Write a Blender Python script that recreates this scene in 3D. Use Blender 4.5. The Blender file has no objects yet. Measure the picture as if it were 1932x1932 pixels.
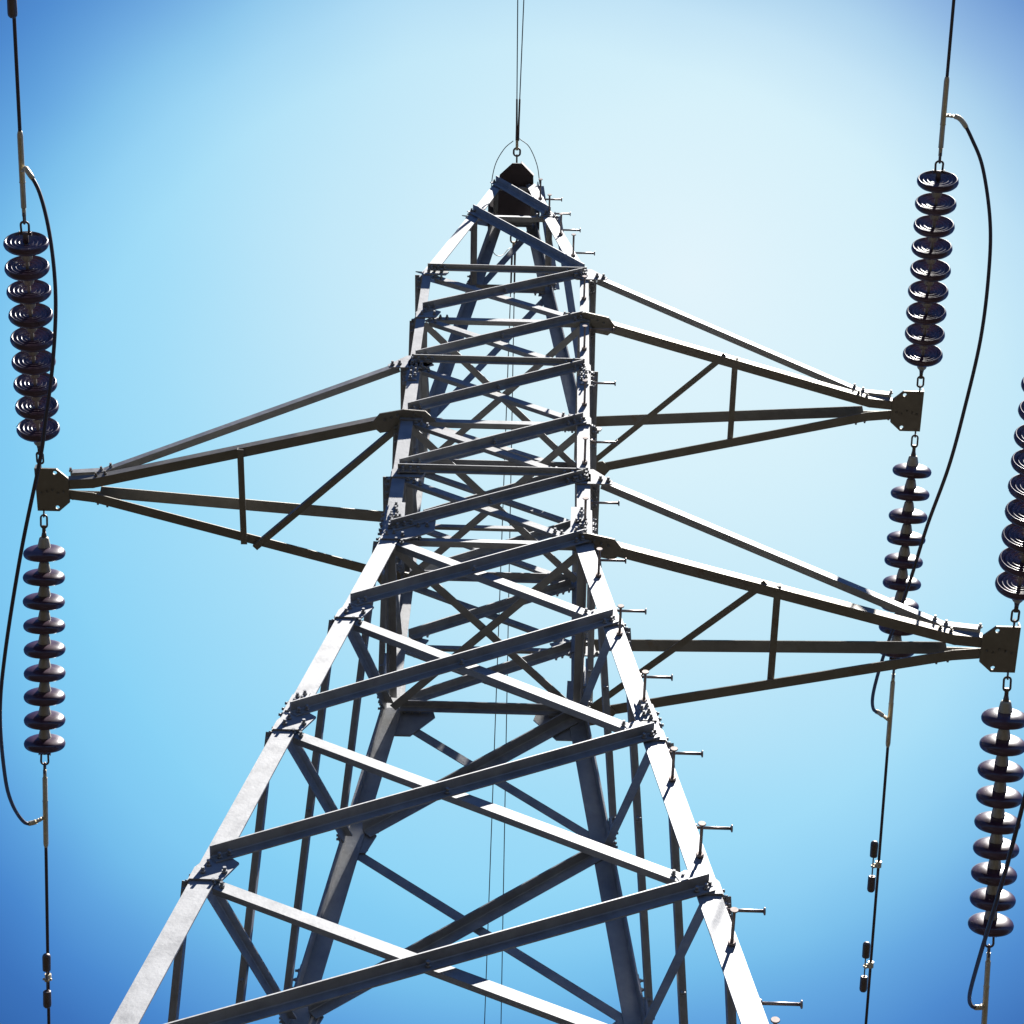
import bpy, bmesh, math, random
from mathutils import Vector as V, Matrix
from mathutils.geometry import tessellate_polygon
random.seed(7)
scene = bpy.context.scene
COL = scene.collection
EXPO = 1.1
GZ = 2.93            # height of the surveyed zero above the ground

# ------------------------------------------------------------------ camera
CR = V((0.99954918, -0.01665341, 0.02498204)); CU = V((-0.02639874, -0.88383396, 0.46705528)); CF = V((-0.01430191, 0.46750422, 0.88387514))
cam = bpy.data.cameras.new('camera'); co = bpy.data.objects.new('camera', cam); COL.objects.link(co)
co.matrix_world = Matrix(((CR.x, CU.x, -CF.x, 0.3285575), (CR.y, CU.y, -CF.y, -6.9861428), (CR.z, CU.z, -CF.z, -1.3314070 + GZ), (0, 0, 0, 1)))
cam.sensor_width = 36; cam.lens = 36 * 4531.47 / 1932
cam.clip_start = 0.05; cam.clip_end = 5000
scene.camera = co

# ------------------------------------------------------------------ sun and sky
SUN = V((0.248, -0.185, 1.0)).normalized()
el = math.asin(SUN.z); az = math.atan2(SUN.x, SUN.y)
ld = bpy.data.lights.new('sun', 'SUN'); ld.energy = 5.0; ld.angle = math.radians(0.5); ld.color = (1, 0.965, 0.91)
lo = bpy.data.objects.new('sun', ld); COL.objects.link(lo); lo.rotation_euler = SUN.to_track_quat('Z', 'Y').to_euler(); lo.location = (10, -10, 40)

w = bpy.data.worlds.new("World"); scene.world = w; w.use_nodes = True
nt = w.node_tree; nd = nt.nodes; lk = nt.links; nd.clear()
sky = nd.new('ShaderNodeTexSky'); sky.sky_type = 'NISHITA'; sky.sun_disc = False; sky.sun_elevation = el; sky.sun_rotation = az
sky.altitude = 2600; sky.air_density = 0.75; sky.dust_density = 0.15; sky.ozone_density = 1.5
tc = nd.new('ShaderNodeTexCoord')
def dotn(v):
    n = nd.new('ShaderNodeVectorMath'); n.operation = 'DOT_PRODUCT'; n.inputs[1].default_value = v; lk.new(tc.outputs['Generated'], n.inputs[0]); return n.outputs['Value']
def m(op, a, b=None, c=None):
    n = nd.new('ShaderNodeMath'); n.operation = op
    for i, q in enumerate((a, b, c)):
        if q is None: continue
        if isinstance(q, (int, float)): n.inputs[i].default_value = q
        else: lk.new(q, n.inputs[i])
    return n.outputs[0]
def ramp(fac, stops):
    r = nd.new('ShaderNodeValToRGB'); e = r.color_ramp; e.interpolation = 'B_SPLINE' if False else 'EASE'
    while len(e.elements) < len(stops): e.elements.new(0.5)
    for q, (p, c) in zip(e.elements, stops): q.position = p; q.color = (*c, 1)
    e.interpolation = 'LINEAR'
    lk.new(fac, r.inputs[0]); return r.outputs[0]
def s2l(*c): return tuple(((x/255)/12.92 if x/255 <= .04045 else ((x/255+.055)/1.055)**2.4) for x in c)
# bright veil set by hand round one direction, edge vignette painted in as deeper blue
fwd = dotn((-0.0143, 0.4675, 0.8839))          # view axis, near the middle of the painted vignette
ea = m('DIVIDE', dotn((0.9995, -0.0167, 0.0250)), fwd); eb = m('DIVIDE', dotn((-0.0264, -0.8838, 0.4671)), fwd)
def dist(x0, y0, sx, sy):
    a = m('MULTIPLY', m('SUBTRACT', ea, x0), sx); b = m('MULTIPLY', m('SUBTRACT', eb, y0), sy)
    return m('SQRT', m('ADD', m('MULTIPLY', a, a), m('MULTIPLY', b, b)))
nz = nd.new('ShaderNodeTexNoise'); nz.inputs['Scale'].default_value = 5; nz.inputs['Detail'].default_value = 3
lk.new(tc.outputs['Generated'], nz.inputs['Vector'])
jit = m('MULTIPLY', m('SUBTRACT', nz.outputs[0], 0.5), 0.035)
d1 = m('ADD', dist(0.075, 0.098, .95, .95), jit)
veil = ramp(m('MULTIPLY', d1, 2.2), [(0.0, s2l(226, 244, 252)), (0.16, s2l(215, 241, 251)), (0.32, s2l(194, 232, 249)), (0.47, s2l(163, 221, 248)), (0.61, s2l(136, 210, 246)), (1.0, s2l(112, 199, 244))])
d2 = m('ADD', dist(0.012, 0.020, 0.90, 1.02), jit)
dark = ramp(m('MULTIPLY', d2, 2.5), [(0.0, (1, 1, 1)), (0.45, (1, 1, 1)), (0.515, (.90, .92, .97)), (0.565, (.74, .80, .91)), (0.615, (.54, .61, .82)), (0.68, (.33, .41, .69)), (0.735, (.23, .29, .56)), (0.82, (.16, .20, .42)), (1.0, (.15, .20, .42))])  # vignette put into the sky colour: darker and bluer away from the middle
mx = nd.new('ShaderNodeMixRGB'); mx.blend_type = 'MULTIPLY'; mx.inputs[0].default_value = 1
lk.new(veil, mx.inputs[1]); lk.new(dark, mx.inputs[2])
bg1 = nd.new('ShaderNodeBackground'); bg1.inputs[1].default_value = 0.05; 
tint = nd.new('ShaderNodeMixRGB'); tint.blend_type = 'MULTIPLY'; tint.inputs[0].default_value = 1; tint.inputs[2].default_value = (.47, .70, 1.05, 1)
lk.new(sky.outputs[0], tint.inputs[1]); lk.new(tint.outputs[0], bg1.inputs[0])
bg2 = nd.new('ShaderNodeBackground'); bg2.inputs[1].default_value = 2**-EXPO; lk.new(mx.outputs[0], bg2.inputs[0])
front = m('GREATER_THAN', fwd, 0.05)
maskv = m('MULTIPLY', m('SUBTRACT', 1.0, m('SMOOTH_MIN', m('MAXIMUM', m('MULTIPLY', m('SUBTRACT', d2, 0.36), 2.0), 0.0), 1.0, 0.05)), front)
maskv = m('MINIMUM', m('MAXIMUM', maskv, 0.0), 1.0)
ms = nd.new('ShaderNodeMixShader'); lk.new(maskv, ms.inputs[0]); lk.new(bg1.outputs[0], ms.inputs[1]); lk.new(bg2.outputs[0], ms.inputs[2])
wo = nd.new('ShaderNodeOutputWorld'); lk.new(ms.outputs[0], wo.inputs[0])

scene.view_settings.view_transform = 'Standard'; scene.view_settings.look = 'None'
scene.view_settings.exposure = EXPO; scene.view_settings.gamma = 1

# ------------------------------------------------------------------ materials
def mat(name, col, rough=.5, metal=0., coat=0., var=.15, scale=9., rust=0., spec=.5, bump=0.):
    mt = bpy.data.materials.new(name); mt.use_nodes = True; t = mt.node_tree; n = t.nodes; l = t.links
    b = n['Principled BSDF']; b.inputs['Metallic'].default_value = metal; b.inputs['Roughness'].default_value = rough
    b.inputs['Coat Weight'].default_value = coat; b.inputs['Coat Roughness'].default_value = .04; b.inputs['Specular IOR Level'].default_value = spec
    g = n.new('ShaderNodeNewGeometry')
    nz = n.new('ShaderNodeTexNoise'); nz.inputs['Scale'].default_value = scale; nz.inputs['Detail'].default_value = 6; nz.inputs['Roughness'].default_value = .65
    l.new(g.outputs['Position'], nz.inputs['Vector'])
    r = n.new('ShaderNodeValToRGB'); e = r.color_ramp.elements
    e[0].position = .3; e[0].color = (*[c*(1-var) for c in col], 1); e[1].position = .7; e[1].color = (*[min(1, c*(1+var)) for c in col], 1)
    l.new(nz.outputs[0], r.inputs[0]); out = r.outputs[0]
    rr = n.new('ShaderNodeMapRange'); rr.inputs['From Min'].default_value = .3; rr.inputs['From Max'].default_value = .7
    rr.inputs['To Min'].default_value = max(0, rough-.07); rr.inputs['To Max'].default_value = min(1, rough+.08)
    l.new(nz.outputs[0], rr.inputs[0]); l.new(rr.outputs[0], b.inputs['Roughness'])
    if rust:
        n2 = n.new('ShaderNodeTexNoise'); n2.inputs['Scale'].default_value = 6; n2.inputs['Detail'].default_value = 8; n2.inputs['Roughness'].default_value = .7
        l.new(g.outputs['Position'], n2.inputs['Vector'])
        r2 = n.new('ShaderNodeMapRange'); r2.inputs['From Min'].default_value = .60; r2.inputs['From Max'].default_value = .72; r2.inputs['To Max'].default_value = rust
        l.new(n2.outputs[0], r2.inputs[0])
        x = n.new('ShaderNodeMixRGB'); x.inputs[2].default_value = (.23, .12, .05, 1); l.new(r2.outputs[0], x.inputs[0]); l.new(out, x.inputs[1]); out = x.outputs[0]
    l.new(out, b.inputs['Base Color'])
    if bump:
        bp = n.new('ShaderNodeBump'); bp.inputs['Strength'].default_value = bump; bp.inputs['Distance'].default_value = .002
        n3 = n.new('ShaderNodeTexNoise'); n3.inputs['Scale'].default_value = 60; l.new(g.outputs['Position'], n3.inputs['Vector'])
        l.new(n3.outputs[0], bp.inputs['Height']); l.new(bp.outputs[0], b.inputs['Normal'])
    return mt
STEEL = mat('galvanised_steel', (.352, .357, .362), .62, .85, var=.2, rust=.14, bump=.25)
ARM = mat('weathered_arm_steel', (.285, .27, .24), .58, .8, rust=.5, bump=.3)
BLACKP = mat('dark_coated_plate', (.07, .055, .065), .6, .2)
PIN = mat('step_bolt_steel', (.36, .30, .27), .42, .7, rust=.3)
DARKST = mat('forged_fitting_steel', (.16, .13, .12), .45, .6)
PORC = mat('brown_glazed_porcelain', (.070, .034, .062), .33, 0, coat=.45, var=.35, spec=.5)
CAPM = mat('cement_grey_cap', (.50, .47, .38), .6, .15)
CABLE = mat('aged_conductor', (.085, .07, .075), .5, .4)
ALU = mat('aluminium_clamp', (.72, .63, .44), .48, .35)
CONC = mat('concrete_footing', (.35, .34, .31), .9, 0)
GRASS = mat('dry_grass', (.022, .019, .014), .95, 0, var=.4, scale=.6, spec=.1)

# ------------------------------------------------------------------ building helpers
class MB:
    def __init__(s): s.v = []; s.f = []; s.sm = []
    def add(s, vs, fs, smooth=False):
        k = len(s.v); s.v += [V(q) for q in vs]; s.f += [tuple(i+k for i in f) for f in fs]; s.sm += [smooth]*len(fs)
    def prism(s, ring0, ring1, smooth=False):
        n = len(ring0); vs = list(ring0)+list(ring1)
        fs = [(i, (i+1) % n, n+(i+1) % n, n+i) for i in range(n)]
        s.add(vs, fs, smooth); s.add(list(ring0), [tuple(range(n))[::-1]]); s.add(list(ring1), [tuple(range(n))])
    def angle(s, P, Q, a, b, wa, wb, t=.008, cutP=None, cutQ=None):
        """an L-section: heel line P-Q, one flange towards a, the other towards b"""
        P, Q = V(P), V(Q); x = (Q-P).normalized(); a = V(a); b = V(b)
        a = (a-x*a.dot(x)).normalized(); b = b-x*b.dot(x); b = (b-a*b.dot(a)).normalized()
        pr = [(0, 0), (wa, 0), (wa, t), (t*1.5, t), (t, t*1.5), (t, wb), (0, wb)]
        r0 = [P+a*u+b*v for u, v in pr]; r1 = [Q+a*u+b*v for u, v in pr]
        s.prism(r0, r1)
    def chain(s, pts, a, b, ws, t=.009):
        """continuous L-section through several points with a width for each"""
        rings = []
        for p, w_ in zip(pts, ws):
            pr = [(0, 0), (w_, 0), (w_, t), (t, t), (t, w_), (0, w_)]
            rings.append([V(p)+V(a)*u+V(b)*v for u, v in pr])
        for i in range(len(rings)-1):
            n = 6; s.add(rings[i]+rings[i+1], [(k, (k+1) % n, n+(k+1) % n, n+k) for k in range(n)])
        s.add(rings[0], [tuple(range(6))[::-1]]); s.add(rings[-1], [tuple(range(6))])
    def bar(s, P, Q, w_, h, up=(0, 0, 1)):
        P, Q = V(P), V(Q); x = (Q-P).normalized(); u = V(up); u = (u-x*u.dot(x)).normalized(); r = x.cross(u)
        c = [(-w_/2, -h/2), (w_/2, -h/2), (w_/2, h/2), (-w_/2, h/2)]
        s.prism([P+r*i+u*j for i, j in c], [Q+r*i+u*j for i, j in c])
    def tube(s, pts, r, n=12, cap=True):
        pts = [V(p) for p in pts]; rs = r if isinstance(r, (list, tuple)) else [r]*len(pts)
        up = None; rings = []
        for i, p in enumerate(pts):
            d = (pts[min(i+1, len(pts)-1)]-pts[max(i-1, 0)]).normalized()
            if up is None: up = d.orthogonal().normalized()
            up = (up-d*up.dot(d)).normalized(); rt = d.cross(up)
            rings.append([p+(up*math.cos(2*math.pi*k/n)+rt*math.sin(2*math.pi*k/n))*rs[i] for k in range(n)])
        for i in range(len(rings)-1):
            s.add(rings[i]+rings[i+1], [(k, (k+1) % n, n+(k+1) % n, n+k) for k in range(n)], True)
        if cap: s.add(rings[0], [tuple(range(n))[::-1]]); s.add(rings[-1], [tuple(range(n))])
    def cyl(s, P, Q, r, n=12): 
        s.tube([P, Q], r, n)
    def lathe(s, O, x, prof, n=40, smooth=True):
        O = V(O); x = V(x).normalized(); u = x.orthogonal().normalized(); r_ = x.cross(u); k0 = len(s.v)
        vs = []
        for (h, r) in prof:
            for k in range(n): vs.append(O+x*h+(u*math.cos(2*math.pi*k/n)+r_*math.sin(2*math.pi*k/n))*r)
        fs = [(i*n+k, i*n+(k+1) % n, (i+1)*n+(k+1) % n, (i+1)*n+k) for i in range(len(prof)-1) for k in range(n)]
        s.add(vs, fs, smooth)
    def ring(s, C, x, y, lx, ly, r, n=28):
        """a chain link: stadium loop in the plane x,y"""
        C = V(C); x = V(x).normalized(); y = V(y); y = (y-x*y.dot(x)).normalized(); pts = []
        for k in range(n+1):
            a = 2*math.pi*k/n; c, s_ = math.cos(a), math.sin(a)
            pts.append(C+x*(ly*c+math.copysign(lx-ly, c))+y*(ly*s_))
        s.tube(pts, r, 8, False)
    def plate(s, poly, nrm, th, holes=()):
        """flat plate: outline of 3-D points, pushed th along nrm, with holes (lists of points)"""
        loops = [[V(p) for p in poly]]+[[V(p) for p in h] for h in holes]; nrm = V(nrm).normalized()
        tri = tessellate_polygon(loops); flat = [p for l in loops for p in l]; n = len(flat)
        vs = flat+[p+nrm*th for p in flat]; fs = [t for t in tri]+[tuple(n+i for i in t[::-1]) for t in tri]
        k = 0
        for l in loops:
            m_ = len(l); fs += [(k+i, k+(i+1) % m_, n+k+(i+1) % m_, n+k+i) for i in range(m_)]; k += m_
        s.add(vs, fs)
    def bolt(s, P, nrm, sc=1.0):
        P = V(P); nrm = V(nrm).normalized()
        s.tube([P, P+nrm*.013*sc], .0145*sc, 6); s.tube([P+nrm*.013*sc, P+nrm*.030*sc], .0085*sc, 8)
    def build(s, name, material, parent=None, bevel=0.):
        me = bpy.data.meshes.new(name)
        c = sum((v for v in s.v), V())/max(1, len(s.v))
        me.from_pydata([v-c for v in s.v], [], s.f); me.polygons.foreach_set('use_smooth', s.sm)
        bm = bmesh.new(); bm.from_mesh(me); bmesh.ops.remove_doubles(bm, verts=bm.verts, dist=1e-5); bmesh.ops.recalc_face_normals(bm, faces=bm.faces); bm.to_mesh(me); bm.free()
        me.materials.append(material); me.update()
        o = bpy.data.objects.new(name, me); COL.objects.link(o)
        if parent is not None:
            o.parent = parent; base = V((0, 0, 0)); q = parent
            while q is not None: base += q.location; q = q.parent
            o.location = c+V((0, 0, GZ))-base
        else: o.location = c+V((0, 0, GZ))
        if bevel:
            b = o.modifiers.new('bevel', 'BEVEL'); b.width = bevel; b.segments = 1; b.limit_method = 'ANGLE'
        return o
def tag(o, label=None, cat=None, group=None, kind=None):
    if label: o['label'] = label
    if cat: o['category'] = cat
    if group: o['group'] = group
    if kind: o['kind'] = kind
    return o
def empty(name, P, label, cat, group=None):
    o = bpy.data.objects.new(name, None); COL.objects.link(o); o.location = V(P)+V((0, 0, GZ)); o.empty_display_size = .3
    return tag(o, label, cat, group)

# ------------------------------------------------------------------ ground
g = MB(); N = 60; S = 1500.
def gh(x, y):
    r = math.hypot(x, y); return -GZ-.02+min(1, r/60)*(1.2*math.sin(x*.013+1)+1.0*math.sin(y*.017))*.8*min(1, max(0, (r-15)/60))
gv = []
def gc(i): t = (i/N*2-1); return math.copysign(abs(t)**2.2, t)*S
for i in range(N+1):
    for j in range(N+1): gv.append((gc(i), gc(j), gh(gc(i), gc(j))))
g.add(gv, [(i*(N+1)+j, (i+1)*(N+1)+j, (i+1)*(N+1)+j+1, i*(N+1)+j+1) for i in range(N) for j in range(N)], True)
tag(g.build('ground', GRASS), 'rough grass field under the pylon', kind='structure')
del bpy.data.objects['ground']['label']

# ------------------------------------------------------------------ pylon
Z = [10.480, 11.243, 12.019, 12.809, 13.605, 14.370, 16.204, 17.266]      # waist, five body levels, peak levels
NL = [9.360, 8.040, 6.646, 5.20, 3.45, 1.45, -0.85]                        # leg nodes under the waist
A = .58; BOT = -2.75
def hw(z):
    if z > Z[6]: return .321+(.175-.321)*(z-Z[6])/(Z[7]-Z[6])
    if z > Z[5]: return A+(.321-A)*(z-Z[5])/(Z[6]-Z[5])
    if z >= Z[0]: return A
    return A+.1275*(Z[0]-z)
pylon = empty('lattice_pylon', (0, 0, -GZ), 'tall grey galvanised steel lattice pylon with three staggered crossarms', 'pylon')

for sx in (-1, 1):
    for sy in (-1, 1):
        mb = MB(); a = V((-sx, 0, 0)); b = V((0, -sy, 0))
        zs = [BOT, Z[0]-.001, Z[0]+.001, Z[3]-.15, Z[3]-.149, Z[5], Z[5]+.001, Z[6], Z[7]+.05]
        ws = [.105, .100, .078, .076, .060, .060, .088, .086, .080]
        mb.chain([(sx*hw(z), sy*hw(z), z) for z in zs], a, b, ws)
        # riveted splices: laps with bolt rows on both flanges
        for zc, hgt, ww in ((Z[0]+.17, .20, .088), (Z[3]-.17, .22, .070), (NL[1]+.22, .20, .086), (NL[4]+.3, .24, .09)):
            for fx in (0, 1):
                nrm = V((0, sy, 0)) if fx == 0 else V((sx, 0, 0)); tg = a if fx == 0 else b
                def pt(z, u): return V((sx*hw(z), sy*hw(z), z))+tg*u+nrm*.0005
                mb.plate([pt(zc-hgt/2, .004), pt(zc-hgt/2, ww-.008), pt(zc+hgt/2, ww-.008), pt(zc+hgt/2, .004)], nrm, .008)
                for k in range(6):
                    z = zc-hgt/2+.022+k*(hgt-.044)/5; mb.bolt(pt(z, ww*.5+(.014 if k % 2 else -.014))+nrm*.008, nrm, .8)
        o = mb.build('leg', STEEL, pylon)

FACES = {'F': (V((0, -1, 0)), V((1, 0, 0))), 'B': (V((0, 1, 0)), V((1, 0, 0))), 'L': (V((-1, 0, 0)), V((0, 1, 0))), 'R': (V((1, 0, 0)), V((0, 1, 0)))}
def fpt(face, t, z, off=0.):
    n, tg = FACES[face]; p = n*(hw(z)+off)+tg*t; p.z = z; return p
def brace(name, face, zm, zp, outward, wi, wo_, im=.03, ip=.03, t=.007, bolts=2, off=None, heel_low=False):
    """member across one face: from the t- leg at height zm to the t+ leg at zp"""
    n, tg = FACES[face]; mb = MB()
    if off is None: off = .0105 if outward else -.0105
    P = fpt(face, -hw(zm)+im, zm, off); Q = fpt(face, hw(zp)-ip, zp, off)
    x = (Q-P).normalized(); zdn = V((0, 0, -1))
    fn = x.cross(zdn); 
    if fn.dot(n) < 0: fn = -fn
    dz = .05; slope = (hw(P.z-dz)-hw(P.z))/dz
    dn = (V((0, 0, -1))+n*slope); 
    if heel_low:
        mb.angle(P+dn*wi, Q+dn*wi, -dn, -n, wi, wo_, t)
    else: mb.angle(P, Q, dn, (n if outward else -n), wi, wo_, t)
    L = (Q-P).length; dnn = (dn-x*dn.dot(x)).normalized()
    for e, base in ((0, P), (1, Q)):
        for k in range(bolts):
            s_ = .03+.045*k; q = base+(x if e == 0 else -x)*s_+dnn*(wi*.55)
            if outward: mb.bolt(q+n*t, n, .85)
            else: mb.bolt(q+n*.002, n, .85)
    return mb, P, Q, x, dnn, n
def finish(mb, name, par=pylon): return mb.build(name, STEEL, par)
def xpanel(z0, z1, w_, wl, faces='FBLR', lo=.07, body=False, name='diagonal_brace', nb=2):
    for face in faces:
        if face == 'F': hi_out = +1
        elif face == 'B': hi_out = -1
        else: hi_out = -1
        for outward in (True, False):
            hi = hi_out if outward else -hi_out
            if outward: zl, zh = z0+lo, z1-.02
            else: zl, zh = z0+lo*.8, z1-.045
            ins = (.035, .045) if outward else (.085, .085)
            zm, zp = (zl, zh) if hi > 0 else (zh, zl)
            im, ip = (ins[0], ins[1]) if hi > 0 else (ins[1], ins[0])
            ww = (w_, w_*1.02) if outward else (wl, wl*1.08)
            if face in 'LR': ww = (w_*.8, w_*.75) if outward else ((w_*.8, w_*.8) if face == 'R' else (w_*.85, w_*.85))
            mb, P, Q, x, dn, n = brace(name, face, zm, zp, outward, ww[0], ww[1], im, ip, bolts=nb, heel_low=(face == 'R' and not outward))
            if outward:
                mid = P+(Q-P)*.5+dn*w_*.5; mb.bolt(mid+n*.007, n, .9)
            finish(mb, name)
# lower body, waist to ground
lv = [Z[0]]+NL
for i in range(len(lv)-1):
    big = .056 if i < 5 else .065
    xpanel(lv[i+1], lv[i], big, big*1.18, lo=.09)
# upper body
for i in range(5): xpanel(Z[i], Z[i+1], .050, .050, lo=.055, nb=3 if i in (0, 1) else 2)
# level members
for i in range(6):
    out = i % 2 == 1
    for face in 'FBLR':
        mb, *_ = brace('horizontal_brace', face, Z[i], Z[i], out, .040 if out else .046, .040 if out else .05, .03 if out else .085, .03 if out else .085, off=(.019 if out else -.020), bolts=3)
        finish(mb, 'horizontal_brace')
for face in 'FBLR':
    mb, *_ = brace('horizontal_brace', face, Z[6], Z[6], False, .045, .045, .05, .05); finish(mb, 'horizontal_brace')
    mb, *_ = brace('horizontal_brace', face, Z[7]-.02, Z[7]-.02, False, .035, .035, .03, .03, bolts=1); finish(mb, 'horizontal_brace')
# peak diagonals wind round the peak
for (za, zb) in ((Z[5], Z[6]), (Z[6], Z[7])):
    for face, hi in (('F', -1), ('R', -1), ('B', 1), ('L', 1)):
        zm, zp = (zb, za) if hi < 0 else (za, zb)
        sh = .05 if za == Z[5] else .0
        mb, *_ = brace('peak_diagonal', face, zm+(.03 if hi < 0 else sh), zp+(sh if hi < 0 else .03), True, .056, .056, .02, .02, bolts=1); finish(mb, 'peak_diagonal')
# plan bracing inside the body at the arm levels
for i in (0, 2, 4):
    for k, s_ in enumerate((1, -1)):
        mb = MB(); z = Z[i]-.055-.012*k
        P = V((-.53, -.53*s_, z)); Q = V((.53, .53*s_, z)); x = (Q-P).normalized(); sd = V((x.y, -x.x, 0))
        mb.angle(P-sd*.023, Q-sd*.023, sd, (0, 0, 1), .046, .04, .006)
        finish(mb, 'plan_brace')

# gusset plates
def gusset(face, poly, bolts=(), off=.0006, th=.009, material=STEEL, mirror=False):
    n, tg = FACES[face]; mb = MB()
    pts = [fpt(face, t, z, off) for t, z in poly]
    nn = (pts[1]-pts[0]).cross(pts[2]-pts[0]).normalized()
    if nn.dot(n) < 0: nn = -nn
    mb.plate(pts, nn, th)
    for t, z in bolts: mb.bolt(fpt(face, t, z, off)+nn*th, nn, .88)
    return mb.build('gusset_plate', material, pylon)
def node(face, s_, z, inw, up, dn, outw=-.004):
    h = hw(z); e = lambda u: s_*(h-u)
    poly = [(e(outw), z-dn), (e(outw), z+.02), (e(.03), z+up), (e(inw*.72), z+up), (e(inw), z+up*.55), (e(inw*.8), z-dn)]
    # keep the outline inside the leg's own slope
    poly = [(s_*(abs(t)+(hw(zz)-h)), zz) for t, zz in poly]
    if s_ > 0: poly = poly[::-1]
    bl = [(s_*(hw(z)-.035), z-dn*.4), (s_*(hw(z)-.05), z+up*.25), (s_*(hw(z)-inw*.75), z-dn*.35)]
    gusset(face, poly, bl)
for face in 'FBLR':
    for s_ in (-1, 1):
        for z in NL: node(face, s_, z, .165, .10, .085)
        for i in (1, 2, 3, 4):
            node(face, s_, Z[i], .21 if i == 1 else .16, .055, .075)
for face in 'FBLR':
    for s_ in (-1, 1):
        # waist plates: tall, with a foot following the kink
        raw = [(-.570, 10.845), (-.480, 10.845), (-.474, 10.637), (-.295, 10.637), (-.297, 10.515), (-.448, 10.385), (-.588, 10.385), (-.580, 10.48)]
        if face == 'F' and s_ > 0: raw = [(-.570, 10.845), (-.470, 10.845), (-.466, 10.60), (-.43, 10.53), (-.44, 10.42), (-.585, 10.42), (-.580, 10.48)]
        if face == 'B':
            raw = [(-.570, 10.845), (-.480, 10.845), (-.474, 10.637), (-.36, 10.637), (-.34, 10.49), (-.575, 10.49)]
            gusset(face, [(t*-s_, z) for t, z in [(-.582, 10.478), (-.30, 10.478), (-.285, 10.42), (-.42, 10.25), (-.607, 10.25)]])
        gusset(face, [(t*-s_, z) for t, z in raw], [(s_*t, z) for t, z in ((.53, 10.80), (.53, 10.75), (.545, 10.66), (.50, 10.66), (.54, 10.60), (.55, 10.53), (.52, 10.47), (.56, 10.45), (.47, 10.43), (.50, 10.555), (.39, 10.56), (.34, 10.565))[:10 if face == 'F' and s_ > 0 else 12]])
        raw = [(-.575, 14.29), (-.57, 14.40), (-.45, 14.40), (-.40, 14.34), (-.42, 14.29)]
        gusset(face, [(t*-s_, z) for t, z in raw], [(s_*.54, 14.33), (s_*.50, 14.35), (s_*.45, 14.33)])
        raw = [(-.345, Z[6]-.06), (-.32, Z[6]+.06), (-.23, Z[6]+.05), (-.22, Z[6]-.06)]
        gusset(face, [(t*-s_, z) for t, z in raw], [(s_*.29, Z[6]-.02), (s_*.28, Z[6]+.03)], th=.006)

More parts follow.
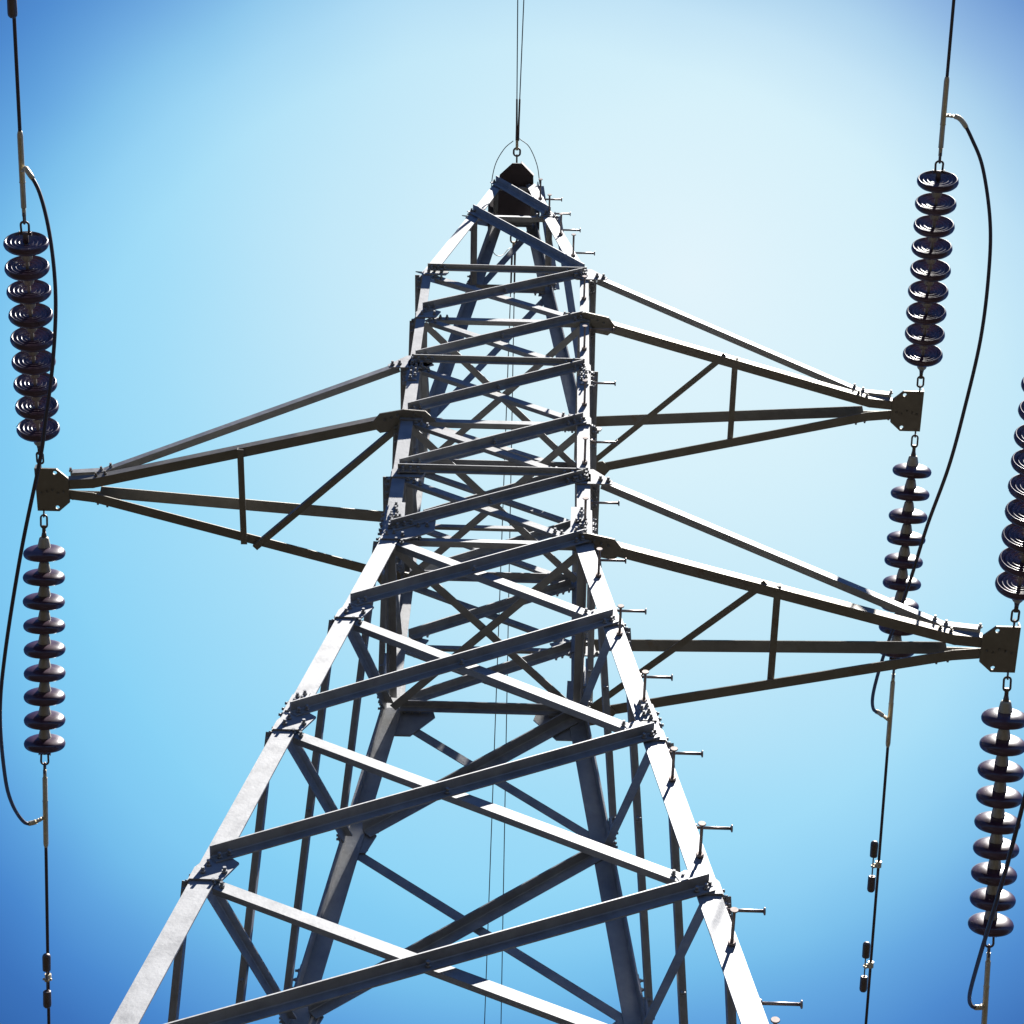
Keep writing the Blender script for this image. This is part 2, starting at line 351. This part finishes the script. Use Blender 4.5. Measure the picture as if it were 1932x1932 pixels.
# ------------------------------------------------------------------ crossarms
def crossarm(sg, X, zl, zu, zt, label):
    """sg side, X tip distance, zl/zu levels where the lower/upper chords meet the legs, zt tip level"""
    mbs = MB()
    arm_root = None
    def chordpts(zb, ye, xe, ze):
        return [(V((sg*(A+.01), s_*(A+.012), zb)), V((sg*xe, s_*ye, ze)), s_) for s_ in (-1, 1)]
    first = None
    for (P, Q, s_) in chordpts(zl-.03, .078, X-.24, zt-.005):
        mb = MB()
        P2 = P+(Q-P)*.05
        mb.angle(P2, Q, (0, 0, 1), (0, -s_, 0), .058, .064, .007)
        E = V((sg*(X-.10), s_*.068, zt)); mb.angle(Q+(P-Q)*.012, E, (0, 0, 1), (0, -s_, 0), .057, .066, .0075)
        for k in range(2): mb.bolt(Q+(P-Q)*(.02+.03*k)+V((0, s_*.001, .03)), (0, s_, 0), .8)
        if first is None:
            first = mb.build('crossarm', ARM, pylon); first['label'] = label
        else: mb.build('lower_chord', ARM, first)
    for (P, Q, s_) in chordpts(zu-.03, .085, X-.28, zt+.065):
        mb = MB(); P2 = P+(Q-P)*.03
        mb.angle(P2, Q, (0, 0, 1), (0, -s_, 0), .056, .045 if s_ < 0 else .082, .006)
        E = V((sg*(X-.11), s_*.085, zt+.062)); mb.angle(Q+(P-Q)*.02, E, (0, 0, 1), (0, -s_, 0), .052, .046, .0065)
        for k in range(2): mb.bolt(Q+(P-Q)*(.01+.03*k)+V((0, s_*.001, .03)), (0, s_, 0), .9)
        mb.bolt(E+V((0, s_*.001, .02)), (0, s_, 0), .9)
        mb.build('upper_chord', STEEL if s_ < 0 else ARM, first)
    # tie in plan between the lower chords and one diagonal
    f = lambda x: .59+(.078-.59)*(x-(A))/(X-.24-A)
    xs = 1.60 if sg*zl != 0 else 1.6
    if zl < 11: xs = 1.66
    mb = MB(); mb.angle((sg*xs, -f(xs)-.01, zl-.045), (sg*xs, f(xs)+.01, zl-.045), (-sg, 0, 0), (0, 0, 1), .04, .035, .005)
    mb.build('tie_bar', ARM, first)
    mb = MB(); P = V((sg*(xs-.075), -f(xs-.07), zl-.05)); Q = V((sg*.62, .53, zl-.05))
    if sg < 0: P.y *= -1; P.y += .0; Q.y = -.52
    x = (Q-P).normalized(); sd = V((-x.y, x.x, 0)); mb.angle(P, Q, sd, (0, 0, 1), .040, .035, .005)
    mb.build('diagonal_tie', ARM, first)
    # tip plate with two holes and an upstand
    mb = MB(); c = X+.015
    poly = [(c+.075, -.15), (c-.055, -.15), (c-.125, -.085), (c-.125, .085), (c-.055, .15), (c+.075, .15)]
    def circ(x, y, r): return [(sg*(x+r*math.cos(k*math.pi/6)), y+r*math.sin(k*math.pi/6), zt-.012) for k in range(12)]
    mb.plate([(sg*x, y, zt-.012) for x, y in poly], (0, 0, 1), .012, [circ(c-.045, -.122, .013), circ(c-.045, .122, .013)])
    mb.plate([(sg*(c+.0755), -.15, zt-.012), (sg*(c+.0755), .15, zt-.012), (sg*(c+.0755), .15, zt+.045), (sg*(c+.0755), -.15, zt+.045)], (sg, 0, 0), .008)
    for q in range(5): mb.bolt((sg*(c-.09+.035*q), .01+.012*math.sin(q*2.1), zt-.012), (0, 0, -1), .55)
    mb.build('tip_plate', ARM, first)
    # broad horizontal gussets where the lower chords meet the legs
    for s_ in (-1, 1):
        raw = [(.375, .578), (.43, .632), (.56, .640), (.712, .607), (.770, .53), (.71, .475), (.585, .50), (.375, .558)]
        mb = MB(); zz = zl-.045
        mb.plate([(sg*x, s_*y, zz) for x, y in raw], (0, 0, 1), .009)
        for x, y in ((.60, .60), (.64, .58), (.68, .565), (.45, .60), (.50, .605)): mb.bolt((sg*x, s_*y, zz), (0, 0, -1), .7)
        mb.build('chord_gusset', ARM, first)
        # upright wing plates where the upper chords meet the legs
        h = A; n = V((0, s_, 0)); mb = MB()
        raw = [(.42, -.045), (.50, -.10), (.705, -.10), (.715, -.065), (.60, .085), (.50, .085)]
        pts = [V((sg*x, s_*(A+.0006)+s_*(-.03 if False else 0), zu+z)) for x, z in raw]
        mb.plate(pts, n, .009)
        for x, z in ((.64, -.055), (.685, -.07), (.56, .05), (.555, 0), (.56, -.05), (.50, -.07)): mb.bolt(V((sg*x, s_*(A+.0096), zu+z)), n, 1.0)
        mb.build('wing_plate', STEEL, first)
    return first
XL, XR, XQ = 2.785, 2.766, 2.914; ZL, ZR, ZQ = 12.02, 13.504, 10.381
crossarm(1, XR, Z[4], Z[5], ZR, 'right upper crossarm, the highest and shortest of the three')
crossarm(-1, XL, Z[2], Z[3], ZL, 'left crossarm reaching to the left edge of the picture')
crossarm(1, XQ, Z[0], Z[1], ZQ, 'right lower crossarm at the waist of the pylon')

# peak cap plate
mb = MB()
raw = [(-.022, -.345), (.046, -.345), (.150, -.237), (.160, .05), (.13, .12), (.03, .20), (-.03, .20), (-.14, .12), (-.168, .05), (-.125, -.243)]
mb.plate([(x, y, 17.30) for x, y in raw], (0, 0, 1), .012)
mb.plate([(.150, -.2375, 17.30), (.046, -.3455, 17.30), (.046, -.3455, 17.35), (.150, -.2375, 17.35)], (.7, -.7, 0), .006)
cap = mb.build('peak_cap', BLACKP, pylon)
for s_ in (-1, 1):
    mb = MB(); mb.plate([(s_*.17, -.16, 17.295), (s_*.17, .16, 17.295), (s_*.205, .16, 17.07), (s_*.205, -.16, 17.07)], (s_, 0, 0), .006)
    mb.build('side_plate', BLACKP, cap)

# step bolts on the front right leg
def step_bolt(P, n):
    mb = MB(); P = V(P); n = V(n)
    mb.tube([P, P+n*.018], .017, 6); mb.tube([P, P+n*.165], .0072, 10); mb.tube([P+n*.162, P+n*.166, P+n*.171], [.009, .0175, .016], 14)
    mb.build('step_bolt', PIN, pylon)
for z in (5.10, 5.836, 6.519, 7.212, 7.923, 8.751, 9.571, 10.276, 11.009, 11.805, 12.662, 13.523, 15.183, 15.906, 16.45, 16.95):
    step_bolt((hw(z), -hw(z)+.045, z), (1, 0, 0))
for z in (5.42, 6.183, 6.879, 7.566, 8.372, 9.161, 9.933, 10.65, 11.42, 12.23, 13.08, 13.93, 14.9, 15.55, 16.20, 16.75):
    step_bolt((hw(z)-.032, -hw(z), z), (0, -1, 0))
for sx in (-1, 1):
    for sy in (-1, 1):
        h = hw(BOT); mb = MB(); a = .45
        mb.prism([(sx*h+i*a, sy*h+j*a, -GZ-.4) for i, j in ((-1, -1), (1, -1), (1, 1), (-1, 1))], [(sx*h+i*a*.7, sy*h+j*a*.7, -GZ+.32) for i, j in ((-1, -1), (1, -1), (1, 1), (-1, 1))])
        mb.build('footing', CONC, pylon)

# ------------------------------------------------------------------ insulator strings, conductors, jumpers
SP = .160; rnd = random.Random(3)
def dirv(az, el, s_): return V((math.sin(az)*math.cos(el), s_*math.cos(az)*math.cos(el), math.sin(el)))
def string(T, u, label, group='strings of nine brown porcelain discs'):
    root = empty('insulator_string', T, label, 'insulator', group); T = V(T)
    side = u.cross(V((0, 0, 1))).normalized(); upv = side.cross(u)
    s0 = .30-.105
    # strap, chain link, socket
    mb = MB(); mb.bar(T-u*.03, T+u*.065, .022, .008, side); mb.build('strap', DARKST, root)
    mb = MB(); mb.ring(T+u*.093, u, side, .042, .020, .0065); mb.build('chain_link', DARKST, root)
    mb = MB(); mb.bar(T+u*.118, T+u*(s0+.01), .012, .022, side); mb.tube([T+u*(s0-.035), T+u*(s0+.012)], [.012, .021], 12); mb.build('socket_eye', DARKST, root)
    for k in range(9):
        O = T+u*(s0+k*SP); ut = (u+V((rnd.uniform(-.02, .02), rnd.uniform(-.02, .02), rnd.uniform(-.02, .02)))).normalized()
        mb = MB()
        prof = [(.062, .030), (.063, .046), (.065, .066), (.069, .086), (.075, .104), (.083, .119), (.093, .129), (.105, .1335), (.117, .132), (.125, .128), (.130, .123), (.128, .118), (.116, .113), (.111, .106), (.115, .100), (.122, .095), (.121, .090), (.113, .084), (.113, .076), (.121, .069), (.120, .064), (.112, .058), (.112, .051), (.119, .045), (.117, .040), (.110, .034), (.106, .018), (.106, .0)]
        mb.lathe(O, ut, prof, 64)
        d = mb.build('insulator_disc', PORC, root)
        mb = MB(); mb.lathe(O, u, [(0, 0), (0, .025), (.010, .031), (.040, .037), (.066, .043), (.078, .045), (.080, .0)], 24); mb.lathe(O, u, [(.100, .011), (SP+.004, .011)], 12)
        mb.build('cap', CAPM, d)
    e = s0+9*SP-.015
    mb = MB(); mb.tube([T+u*(e-.03), T+u*(e+.035)], .017, 12); mb.cyl(T+u*(e+.03)-side*.034, T+u*(e+.03)+side*.034, .009, 10)
    for q in (-1, 1): mb.tube([T+u*(e+.03)+side*.034*q, T+u*(e+.03)+side*.038*q], .015, 6)
    pts = [T+u*(e+.03)-side*.022]+[T+u*(e+.085)+side*(-.024*math.cos(a))+u*(.022*math.sin(a)) for a in [i*math.pi/10 for i in range(11)]]+[T+u*(e+.03)+side*.022]
    mb.tube(pts, .007, 8); mb.build('shackle', DARKST, root)
    mb = MB(); mb.ring(T+u*(e+.132), u, upv, .036, .017, .0065); mb.build('chain_link', DARKST, root)
    return T+u*(e+.155)
def conductor(E, u, length, sag, label, lugp, lugdir):
    """dead-end clamp from E along u, then the cable"""
    root = empty('conductor', E, label, 'cable', 'power conductors'); side = u.cross(V((0, 0, 1))).normalized()
    mb = MB(); pts = [E+u*(.50)]
    n = 60
    for k in range(1, n+1):
        t = .5+(length)*(k/n)**1.5; p = E+u*t; p = p+V((0, 0, sag*(t-.5)**2)); pts.append(p)
    mb.tube(pts, .0108, 10); cab = mb.build('cable', CABLE, root)
    mb = MB(); mb.tube([E-u*.012, E+u*.045], .012, 12); mb.tube([E+u*.035, E+u*.04], [.009, .015], 10)
    mb.tube([E+u*.04, E+u*.045, E+u*.20, E+u*.205, E+u*.21, E+u*.50, E+u*.515, E+u*.53], [.010, .0165, .0165, .0195, .0175, .0175, .0155, .0115], 16)
    mb.build('dead_end_clamp', ALU, root)
    return root
def catmull(pts, n=8):
    out = []; P = [V(p) for p in pts]; P = [P[0]*2-P[1]]+P+[P[-1]*2-P[-2]]
    for i in range(1, len(P)-2):
        for k in range(n):
            t = k/n; out.append(.5*((2*P[i])+(P[i+1]-P[i-1])*t+(2*P[i-1]-5*P[i]+4*P[i+1]-P[i+2])*t*t+(3*P[i]-P[i-1]-3*P[i+1]+P[i+2])*t**3))
    out.append(P[-2]); return out
def jumper(pts, label):
    c = catmull(pts, 8)
    root = empty('jumper_cable', pts[0], label, 'cable', 'jumper cables looping past the crossarm tips')
    mb = MB(); mb.tube(c[6:-6], .0118, 10); mb.build('cable', CABLE, root)
    for seg in (c[:13], c[::-1][:13]):
        mb = MB(); k = 9
        mb.tube(seg[k-4:]+[], [.0165]*(len(seg)-k+3)+[.013], 12)
        a = seg[0]; b = seg[k-4]; x = (b-a).normalized()
        mb.bar(a, b+x*.01, .030, .012, V((0, 0, 1)).cross(x)); sd = V((0, 0, 1)).cross(x).normalized(); 
        for q in (.3, .7): mb.bolt(a+(b-a)*q+sd*.0, x.cross(sd), .7); mb.bolt(a+(b-a)*q, -x.cross(sd), .7)
        mb.build('terminal_lug', ALU, root)
    return root
def damper(P, u, off, label):
    """stockbridge damper: two bell weights on a short steel strand clamped under the conductor"""
    root = empty('vibration_damper', P, label, 'vibration damper', 'dumbbell dampers on the conductors'); P = V(P); off = V(off)
    mb = MB(); mb.tube([P-u*.022, P+u*.022], .022, 10); mb.bar(P, P+off*1.1, .03, .016, u); mb.bolt(P+off*.6, u.cross(off).normalized(), 1); mb.bolt(P+off*.6, -u.cross(off).normalized(), 1); mb.build('clamp', ALU, root)
    C = P+off
    mb = MB(); mb.tube([C-u*.14, C+u*.14], .005, 8); mb.build('strand', DARKST, root)
    for s_ in (-1, 1):
        mb = MB(); b = C+u*(s_*.075); x = u*s_
        mb.lathe(b, x, [(0.006, .005), (0, .012), (0, .024), (.006, .027), (.095, .028), (.108, .026), (.118, .018), (.122, .0)], 20)
        mb.build('weight', DARKST, root)
lines = {
 'RUf': (V((2.836, -.13, ZR)), -.034, -.103, -1), 'RUb': (V((2.836, .13, ZR)), -.027, -.243, 1),
 'Lf': (V((-2.845, -.13, ZL)), .0372, -.089, -1), 'Lb': (V((-2.845, .13, ZL)), -.024, -.235, 1),
 'RLf': (V((2.974, -.13, ZQ)), -.019, -.095, -1), 'RLb': (V((2.974, .13, ZQ)), .0116, -.2176, 1)}
lab = {
 'RUf': ('insulator string rising from the right upper crossarm tip towards the top edge', 'conductor leaving the picture at the top right corner'),
 'RUb': ('insulator string running down behind the right lower crossarm from the right upper tip', 'conductor with two dumbbell dampers going down near the bottom right'),
 'Lf': ('insulator string rising from the left crossarm tip towards the top left corner', 'conductor leaving the picture at the top left corner'),
 'Lb': ('insulator string hanging below the left crossarm tip', 'conductor leaving the picture at the bottom left corner'),
 'RLf': ('insulator string cut by the right edge above the right lower crossarm tip', 'conductor beyond the right edge above the right lower crossarm tip'),
 'RLb': ('insulator string hanging below the right lower crossarm tip, with bright glints', 'conductor leaving at the bottom right under the lowest glinting insulator string')}
waz = {'RUf': -.032, 'RUb': -.013, 'Lf': .050, 'Lb': -.014, 'RLf': -.02, 'RLb': .018}
ends = {}
for k, (T, az_, el_, s_) in lines.items():
    u = dirv(az_, el_, s_); E = string(T, u, lab[k][0])
    u2 = dirv(waz[k], el_+(.004 if s_ < 0 else .01), s_); conductor(E, u2, 75, .0011 if s_ < 0 else .0016, lab[k][1], None, None); ends[k] = (E, u2)
def on(k, t): E, u2 = ends[k]; return E+u2*t
jumper([on('Lf', .29)+V((.012, 0, -.006)), (-2.725, -2.19, 11.80), (-2.641, -2.087, 11.706), (-2.56, -1.882, 11.526), (-2.508, -1.611, 11.313), (-2.506, -1.305, 11.11), (-2.541, -.984, 10.939), (-2.57, -.788, 10.856), (-2.687, -.276, 10.713), (-2.829, .391, 10.689), (-2.926, .907, 10.798), (-3.010, 1.548, 11.087), (-3.035, 1.90, 11.29), (-3.020, 2.16, 11.47), (-2.975, 2.20, 11.515), on('Lb', .32)+V((-.015, 0, -.01))],
       'black jumper cable looping past the left crossarm tip')
jumper([on('RUf', .27)+V((.012, 0, -.006)), (2.864, -2.159, 13.231), (2.937, -2.055, 13.134), (3.0, -1.91, 13.007), (3.041, -1.641, 12.793), (3.033, -1.363, 12.604), (2.993, -1.016, 12.413), (2.914, -.615, 12.255), (2.841, -.25, 12.169), (2.743, .151, 12.138), (2.688, .516, 12.169), (2.652, .786, 12.227), (2.615, 1.088, 12.328), (2.593, 1.433, 12.49), (2.600, 1.78, 12.70), (2.640, 2.00, 12.87), (2.70, 2.09, 12.96), on('RUb', .32)+V((-.015, 0, -.01))],
       'long black jumper cable hanging outside the right upper crossarm tip')
jumper([on('RLf', .18)+V((.015, 0, -.01)), (2.97, -2.05, 9.98), (3.06, -1.85, 9.78), (3.09, -1.5, 9.5), (3.06, -1.0, 9.25), (2.98, -.6, 9.13), (2.885, -.228, 9.076), (2.845, .118, 9.05), (2.825, .361, 9.062), (2.81, .632, 9.104), (2.797, 1.04, 9.225), (2.803, 1.375, 9.376), (2.838, 1.814, 9.643), (2.878, 2.06, 9.827), (2.915, 2.17, 9.90), (2.955, 2.20, 9.925), on('RLb', .33)+V((-.01, 0, -.01))],
       'black jumper cable at the bottom right beside the glinting insulator string')
u2 = ends['Lf'][1]; damper(on('Lf', 1.42), u2, (0, 0, -.035), 'dumbbell damper cut off at the top left corner')
u2 = ends['Lb'][1]; damper(on('Lb', 1.46), u2, (0, 0, -.04), 'dumbbell damper at the bottom left corner')
u2 = ends['RUb'][1]; damper(on('RUb', 1.42), u2, (-.045, 0, -.03), 'upper dumbbell damper on the bottom right conductor')
damper(on('RUb', 2.20), u2, (-.045, 0, -.03), 'lower dumbbell damper on the bottom right conductor')

# ------------------------------------------------------------------ earth wires at the peak
def earth_pair(P, s_, dirs, labs):
    root = empty('shackle_assembly', P, 'small forged shackle holding the two thin wires %s' % ('above the pylon peak' if s_ < 0 else 'under the rear of the pylon peak'), 'shackle', 'earth wire shackles')
    u = dirv(0, -.15, s_); side = V((1, 0, 0)); P = V(P)
    mb = MB(); mb.bar(P-u*.06, P+u*.01, .014, .014, side); mb.build('eye_bolt', DARKST, root)
    mb = MB(); mb.ring(P+u*.035, u, side, .036, .026, .008); mb.build('ring', DARKST, root)
    mb = MB(); mb.bar(P+u*.06, P+u*.15, .04, .022, side); mb.bar(P+u*.07, P+u*.10, .022, .062, (0, 0, 1))
    for q in (.075, .10, .125): mb.bolt(P+u*q+V((0, 0, -.012)), (0, 0, -1), .8)
    mb.build('clamp_body', ALU, root)
    for d, lb in zip(dirs, labs):
        S_ = P+u*.14+V((d[1], 0, 0)); uu = dirv(d[0], d[2], s_)
        rt = empty('earth_wire', S_, lb, 'wire', 'thin earth wires')
        mb = MB(); mb.tube([S_, S_+uu*.12, S_+uu*.36], [.010, .008, .0075], 10); mb.build('wire_grip', DARKST, rt)
        mb = MB(); mb.tube([S_+uu*.35+uu*(60*(i/30)**1.5)+V((0, 0, .0011*(60*(i/30)**1.5)**2)) for i in range(31)], .0042, 8); mb.build('strand', CABLE, rt)
earth_pair((.012, -.41, 17.30), -1, [(-.008, -.004, -.09), (.022, .008, -.09)], ['left one of the two thin wires going up from the peak', 'right one of the two thin wires going up from the peak'])
earth_pair((0, .26, 17.27), 1, [(-.0145, -.012, -.19), (.0035, .012, -.19)], ['left one of the two thin wires running down behind the pylon', 'right one of the two thin wires running down behind the pylon'])
def loopw(pts, label):
    mb = MB(); mb.tube(catmull(pts, 8), .0035, 8); tag(mb.build('bonding_wire', CABLE), label, 'wire', 'bonding wires at the peak')
loopw([(-.02, -.54, 17.29), (-.09, -.46, 17.33), (-.155, -.34, 17.34), (-.185, -.22, 17.32), (-.19, -.14, 17.22), (-.185, -.172, 17.13)], 'thin bonding wire curving left from the peak shackle to the front left leg')
loopw([(.03, -.56, 17.29), (.11, -.48, 17.33), (.175, -.33, 17.34), (.20, -.2, 17.30), (.22, -.05, 17.2), (.225, .0, 17.0)], 'thin bonding wire curving right from the peak shackle to the right hand leg')
loopw([(-.19, .2, 16.95), (-.15, .3, 16.93), (-.09, .36, 17.05), (-.04, .36, 17.2), (-.02, .38, 17.25)], 'short bonding wire behind the peak, below the dark cap')

scene.render.engine = 'CYCLES'
scene.render.resolution_x = 1024; scene.render.resolution_y = 1024
